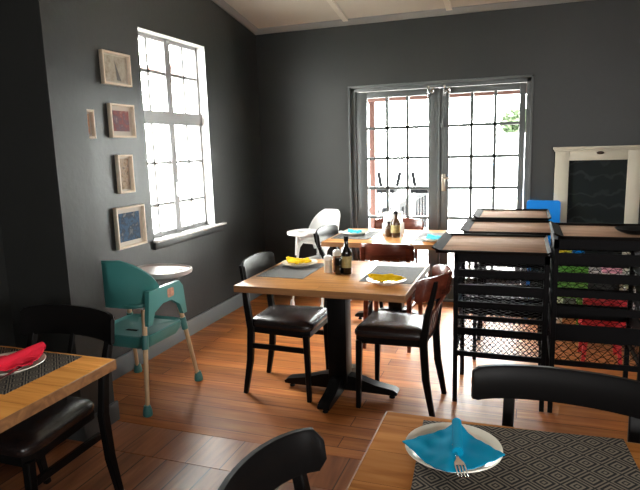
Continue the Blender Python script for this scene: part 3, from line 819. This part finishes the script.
def tray(label, x0, x1, y0, y1, z):
    t = thing('serving_tray', label, 'tray', ((x0+x1)/2, (y0+y1)/2, z), 0, 'brown wooden trays on the racks')
    hw, hd = (x1-x0)/2, (y1-y0)/2
    bm = B(); box(bm, -hw+.03, hw-.02, -hd+.012, hd-.012, 0, .012, .002); obj('board', bm, M['tray'], t)
    bm = B()
    def lip(pts): loft(bm, [[Vector(q) for q in r] for r in pts])
    lip([[(-hw+.05, y, .0), (-hw+.055, y, .010), (-hw, y, .036), (-hw-.006, y, .028)] for y in (-hd, hd)])
    lip([[(hw-.03, y, .0), (hw-.025, y, .010), (hw-.004, y, .026), (hw, y, .018)] for y in (-hd, hd)])
    box(bm, -hw+.01, hw-.01, hd-.016, hd, 0, .026, .002); box(bm, -hw+.02, hw-.02, -hd, -hd+.014, .0, .018, .002)
    obj('lip', bm, M['traylip'], t)
    return t
tray('nearest brown tray, on the front rack of the row', -.478, .152, 3.20, 3.79, .894)
tray('middle brown tray of the three on the row of racks', -.39, .20, 3.86, 4.41, .9055)
tray('farthest brown tray of the three, nearest the doors', -.36, .20, 4.43, 4.97, .9285)
tray('brown tray with a black dish on the tall rack', .160, .70, 3.215, 3.70, .986)
bm = B(); lathe(bm, [(.05, 0), (.085, .012), (.105, .028), (.100, .029), (.05, .008), (.01, .007)], 28)
o = obj('dish', bm, M['blackmetal'], None, (.575, 3.40, .9995)); tag(o, 'black shallow dish lying on the tray at the right edge', 'dish')

# ------------------------------------------------------------------ blackboard
t = thing('blackboard', 'blackboard in a cream wooden frame against the far wall', 'blackboard', (.575, 5.335, 0))
bm = B(); box(bm, -.325, -.215, -.02, .03, 0, 1.425, .003); obj('stile', bm, M['cream'], t)
bm = B(); box(bm, .232, .335, -.02, .03, 0, 1.425, .003); obj('stile', bm, M['cream'], t)
bm = B(); box(bm, -.215, .232, -.018, .028, 1.332, 1.425, .003); obj('top_rail', bm, M['cream'], t)
bm = B(); box(bm, -.345, .355, -.045, .035, 1.425, 1.447, .004); box(bm, -.335, .345, -.03, .035, 1.41, 1.425, .003); obj('crown_ledge', bm, M['cream'], t)
bm = B(); box(bm, -.215, .232, .0, .012, .40, 1.332); obj('slate', bm, M['slate'], t, smooth=False)
bm = B(); box(bm, -.215, .232, -.018, .028, .30, .40, .003); obj('bottom_rail', bm, M['cream'], t)
bm = B(); lathe(bm, [(.03, 0), (.028, .006), (.018, .012), (.004, .014)], 18, sy=.45)
k = obj('pull', bm, plain('dark_bronze', (.06, .045, .035), .4, metal=.6), t); k.rotation_euler = (PI/2, 0, 0); k.location = (.022, -.018, 1.392)

# ------------------------------------------------------------------ play corner behind the racks
def child_chair(label, loc, rz, mat, W=.28, seat=.30, top=.58):
    t = thing('child_chair', label, 'chair', loc, rz, 'coloured plastic chairs behind the racks')
    bm = B(); prism(bm, rrect(-W/2, W/2, -.13, .14, .03), seat-.02, seat, .006); obj('seat', bm, mat, t)
    bm = B(); pts = rrect(-W/2, W/2, seat+.03, top, .025)
    loft(bm, [[Vector((x, -.13-.03*(z-seat)-d, z)) for x, z in pts] for d in (0, .014)]); obj('backrest', bm, mat, t)
    for sx in (-1, 1):
        bm = B(); box(bm, sx*(W/2-.03)-.012, sx*(W/2-.03)+.012, -.145, -.125, seat-.01, seat+.06, .002); obj('back_post', bm, mat, t)
        for sy in (-1, 1):
            bm = B(); bar(bm, [(sx*(W/2-.02), sy*.115, 0), (sx*(W/2-.04), sy*.10, seat-.015)], .026, .026); obj('leg', bm, mat, t)
    return t
child_chair('bright blue plastic chair standing before the blackboard', (.167, 5.13, 0), PI, M['bluepl'], .275, .55, .995)
t_ = child_chair('green plastic chair seen through the wire racks', (.318, 4.47, 0), 0, M['greenpl'], .265, .40, .69)
child_chair('red plastic chair seen through the tall wire rack', (.53, 4.18, 0), 0, M['redpl'], .27, .24, .48)
t = thing('play_table', 'low white play table behind the tall rack', 'table', (.55, 4.84, 0))
bm = B(); box(bm, -.28, .28, -.16, .16, .46, .485, .006); obj('tabletop', bm, M['whiteplastic'], t)
for sx in (-1, 1):
    for sy in (-1, 1):
        bm = B(); box(bm, sx*.25-.018, sx*.25+.018, sy*.13-.018, sy*.13+.018, 0, .46, .003); obj('leg', bm, M['whiteplastic'], t)
def block(label, x, y, z, sx, sy, sz, mat):
    bm = B(); box(bm, -sx, sx, -sy, sy, 0, sz, .006)
    o = obj('toy_block', bm, mat, None, (x, y, z)); tag(o, label, 'toy', 'toy blocks on the play table')
block('yellow toy block on the play table behind the tall rack', .325, 4.80, .4855, .045, .045, .19, M['yellowpl'])
block('blue toy block beside the yellow one on the play table', .42, 4.80, .4855, .042, .045, .19, M['bluepl'])
block('pink toy box on the play table behind the tall rack', .66, 4.80, .4855, .07, .05, .10, M['pinkpl'])

# ------------------------------------------------------------------ outside
bm = B(); box(bm, -40, 40, YF+WT+.03, 60, -.14, -.10)
struct('ground', bm, M['ground'], 'pale concrete ground outside the doors', 'ground', smooth=False)
bm = B(); box(bm, -40, XL-WT-.02, -20, YF+WT+.03, -.14, -.10)
struct('ground_side', bm, M['ground'], 'pale ground outside the left window', 'ground', smooth=False)
t = thing('veranda', 'brick red veranda beam on posts outside the doors', 'veranda', (0, 7.0, -.1))
bm = B(); box(bm, -4, 3, -.06, .06, 2.135, 2.36, .004); obj('beam', bm, M['brickred'], t)
bm = B(); l_ = [(-4.2, -1.32, 2.52), (3.2, -1.32, 2.52), (3.2, .25, 2.37), (-4.2, .25, 2.37)]
loft(bm, [[Vector(q) for q in l_], [Vector((q[0], q[1], q[2]+.05)) for q in l_]]); obj('added_roof', bm, M['brickred'], t, smooth=False)  # out of view, added to keep high sky light off the doors
for x in (-1.79, 1.6):
    bm = B(); box(bm, x-.035, x+.035, -.035, .035, 0, 2.14, .004); obj('post', bm, M['brickred'], t)
t = thing('railing', 'grey railing running away from the veranda', 'railing', (0, 0, -.1))
bm = B(); bar(bm, [(-1.85, 8.0, .68), (-1.78, 11.4, .70)], .10, .09); bar(bm, [(-4.0, 8.0, .68), (-1.85, 8.0, .68)], .10, .09); obj('hand_rail', bm, M['railgrey'], t)
for k in range(12):
    y = 8.05+k*.28; bm = B(); box(bm, -1.86+.02*k*.28-.02, -1.82+.02*k*.28-.02, y-.06, y+.06, 0, .67); obj('baluster', bm, M['railgrey'], t, smooth=False)
def stool(label, x, y, rz):
    t = thing('bar_stool', label, 'stool', (x, y, -.1), rz, 'dark stools out on the veranda')
    bm = B(); box(bm, -.13, .13, -.15, .15, .98, 1.03, .01); obj('seat', bm, M['railgrey'], t)
    for sx in (-1, 1):
        bm = B(); bar(bm, [(sx*.10, .13, 1.0), (sx*.15, .16, 1.24)], .045, .045); obj('back_post', bm, M['railgrey'], t)
        for sy in (-1, 1):
            bm = B(); bar(bm, [(sx*.16, sy*.17, 0), (sx*.11, sy*.12, .99)], .03, .03); obj('leg', bm, M['whiteplastic'], t)
stool('dark stool on the veranda beside the red post', -1.74, 7.55, 0)
stool('dark stool on the veranda farther right of the red post', -1.27, 7.55, 0)
bm = B(); box(bm, -3, 14, 17.0, 17.25, -.1, 1.75)
struct('wall_garden', bm, M['pwall'], 'pale garden wall beyond the veranda', 'wall', smooth=False)
def tree(label, x, y, zc, r, seed):
    rnd = random.Random(seed)
    t = thing('tree', label, 'tree', (x, y, -.1), 0, 'trees beyond the garden wall')
    bm = B(); tube(bm, [(0, 0, 0), (.05, 0, zc*.6), (0, 0, zc)], [.10, .08, .05], 8); obj('trunk', bm, M['bark'], t)
    bm = B()
    for _ in range(900):
        d = Vector((rnd.gauss(0, 1), rnd.gauss(0, 1), rnd.gauss(0, 1))).normalized()*r*rnd.uniform(.45, 1.0)
        d.z *= .75
        c = Vector((0, 0, zc))+d
        a = Vector((rnd.gauss(0, 1), rnd.gauss(0, 1), rnd.gauss(0, 1))).normalized(); b = a.orthogonal().normalized()
        s = rnd.uniform(.06, .13)
        vs = [bm.verts.new(c+a*s*1.6), bm.verts.new(c+b*s*.7), bm.verts.new(c-a*s*1.6), bm.verts.new(c-b*s*.7)]
        bm.faces.new(vs)
    me = bpy.data.meshes.new('foliage'); bm.to_mesh(me); bm.free(); me.materials.append(M['leaf'])
    o = bpy.data.objects.new('foliage', me); COL.objects.link(o); o.parent = t
tree('leafy tree beyond the garden wall, left of the other', -.15, 18.8, 2.2, .55, 2)
tree('leafy tree beyond the garden wall, right of the other', 1.15, 18.7, 2.0, .7, 3)

# ------------------------------------------------------------------ light
wd = bpy.data.worlds.new('daylight'); SC.world = wd; wd.use_nodes = True
bg = wd.node_tree.nodes['Background']
bg.inputs['Color'].default_value = (1.0, .98, .95, 1); bg.inputs['Strength'].default_value = 78.0
def portal(name, loc, rot, sx, sy):
    l = bpy.data.lights.new(name, 'AREA'); l.shape = 'RECTANGLE'; l.size = sx; l.size_y = sy
    l.cycles.is_portal = True
    o = bpy.data.objects.new(name, l); COL.objects.link(o); o.location = loc; o.rotation_euler = rot
portal('window_daylight', (XL-WT-.02, (WY0+WY1)/2, (WZ0+WZ1)/2), (0, -PI/2, 0), WZ1-WZ0, WY1-WY0)
portal('door_daylight', ((DX0+DX1)/2, YF+WT+.02, DZ/2), (-PI/2, 0, 0), DX1-DX0, DZ)
portal('side_daylight', (XR+WT+.02, (RW[0]+RW[1])/2, (RW[2]+RW[3])/2), (0, PI/2, 0), RW[3]-RW[2], RW[1]-RW[0])
portal('rear_daylight', ((FW[0]+FW[1])/2, YB-WT-.02, (FW[2]+FW[3])/2), (PI/2, 0, 0), FW[1]-FW[0], FW[3]-FW[2])

# ------------------------------------------------------------------ camera
f_px, yaw, pit, rol = 568.1, .34617, .169357, -.029181
cy, sy, cp, sp, cr, sr = math.cos(yaw), math.sin(yaw), math.cos(pit), math.sin(pit), math.cos(rol), math.sin(rol)
fw = Vector((-sy*cp, cy*cp, -sp)); r0 = Vector((cy, sy, 0)); u0 = r0.cross(fw)
rt = r0*cr + u0*sr; up = r0*-sr + u0*cr
cam = bpy.data.cameras.new('camera'); cam.sensor_width = 36; cam.sensor_fit = 'HORIZONTAL'; cam.lens = f_px/640*36
cam.clip_start = .05; cam.clip_end = 200
co = bpy.data.objects.new('camera', cam); COL.objects.link(co)
co.matrix_world = Matrix(((rt.x, up.x, -fw.x, 0), (rt.y, up.y, -fw.y, 0), (rt.z, up.z, -fw.z, 1.5), (0, 0, 0, 1)))
SC.camera = co

SC.view_settings.view_transform = 'Standard'; SC.view_settings.look = 'None'
SC.view_settings.exposure = 0.0; SC.view_settings.gamma = 1.0; SC.view_settings.use_curve_mapping = False
SC.cycles.use_denoising = True
SC.cycles.max_bounces = 10; SC.cycles.diffuse_bounces = 6; SC.cycles.glossy_bounces = 5; SC.cycles.transparent_max_bounces = 24
SC.cycles.sample_clamp_indirect = 12; SC.cycles.caustics_reflective = False; SC.cycles.caustics_refractive = False
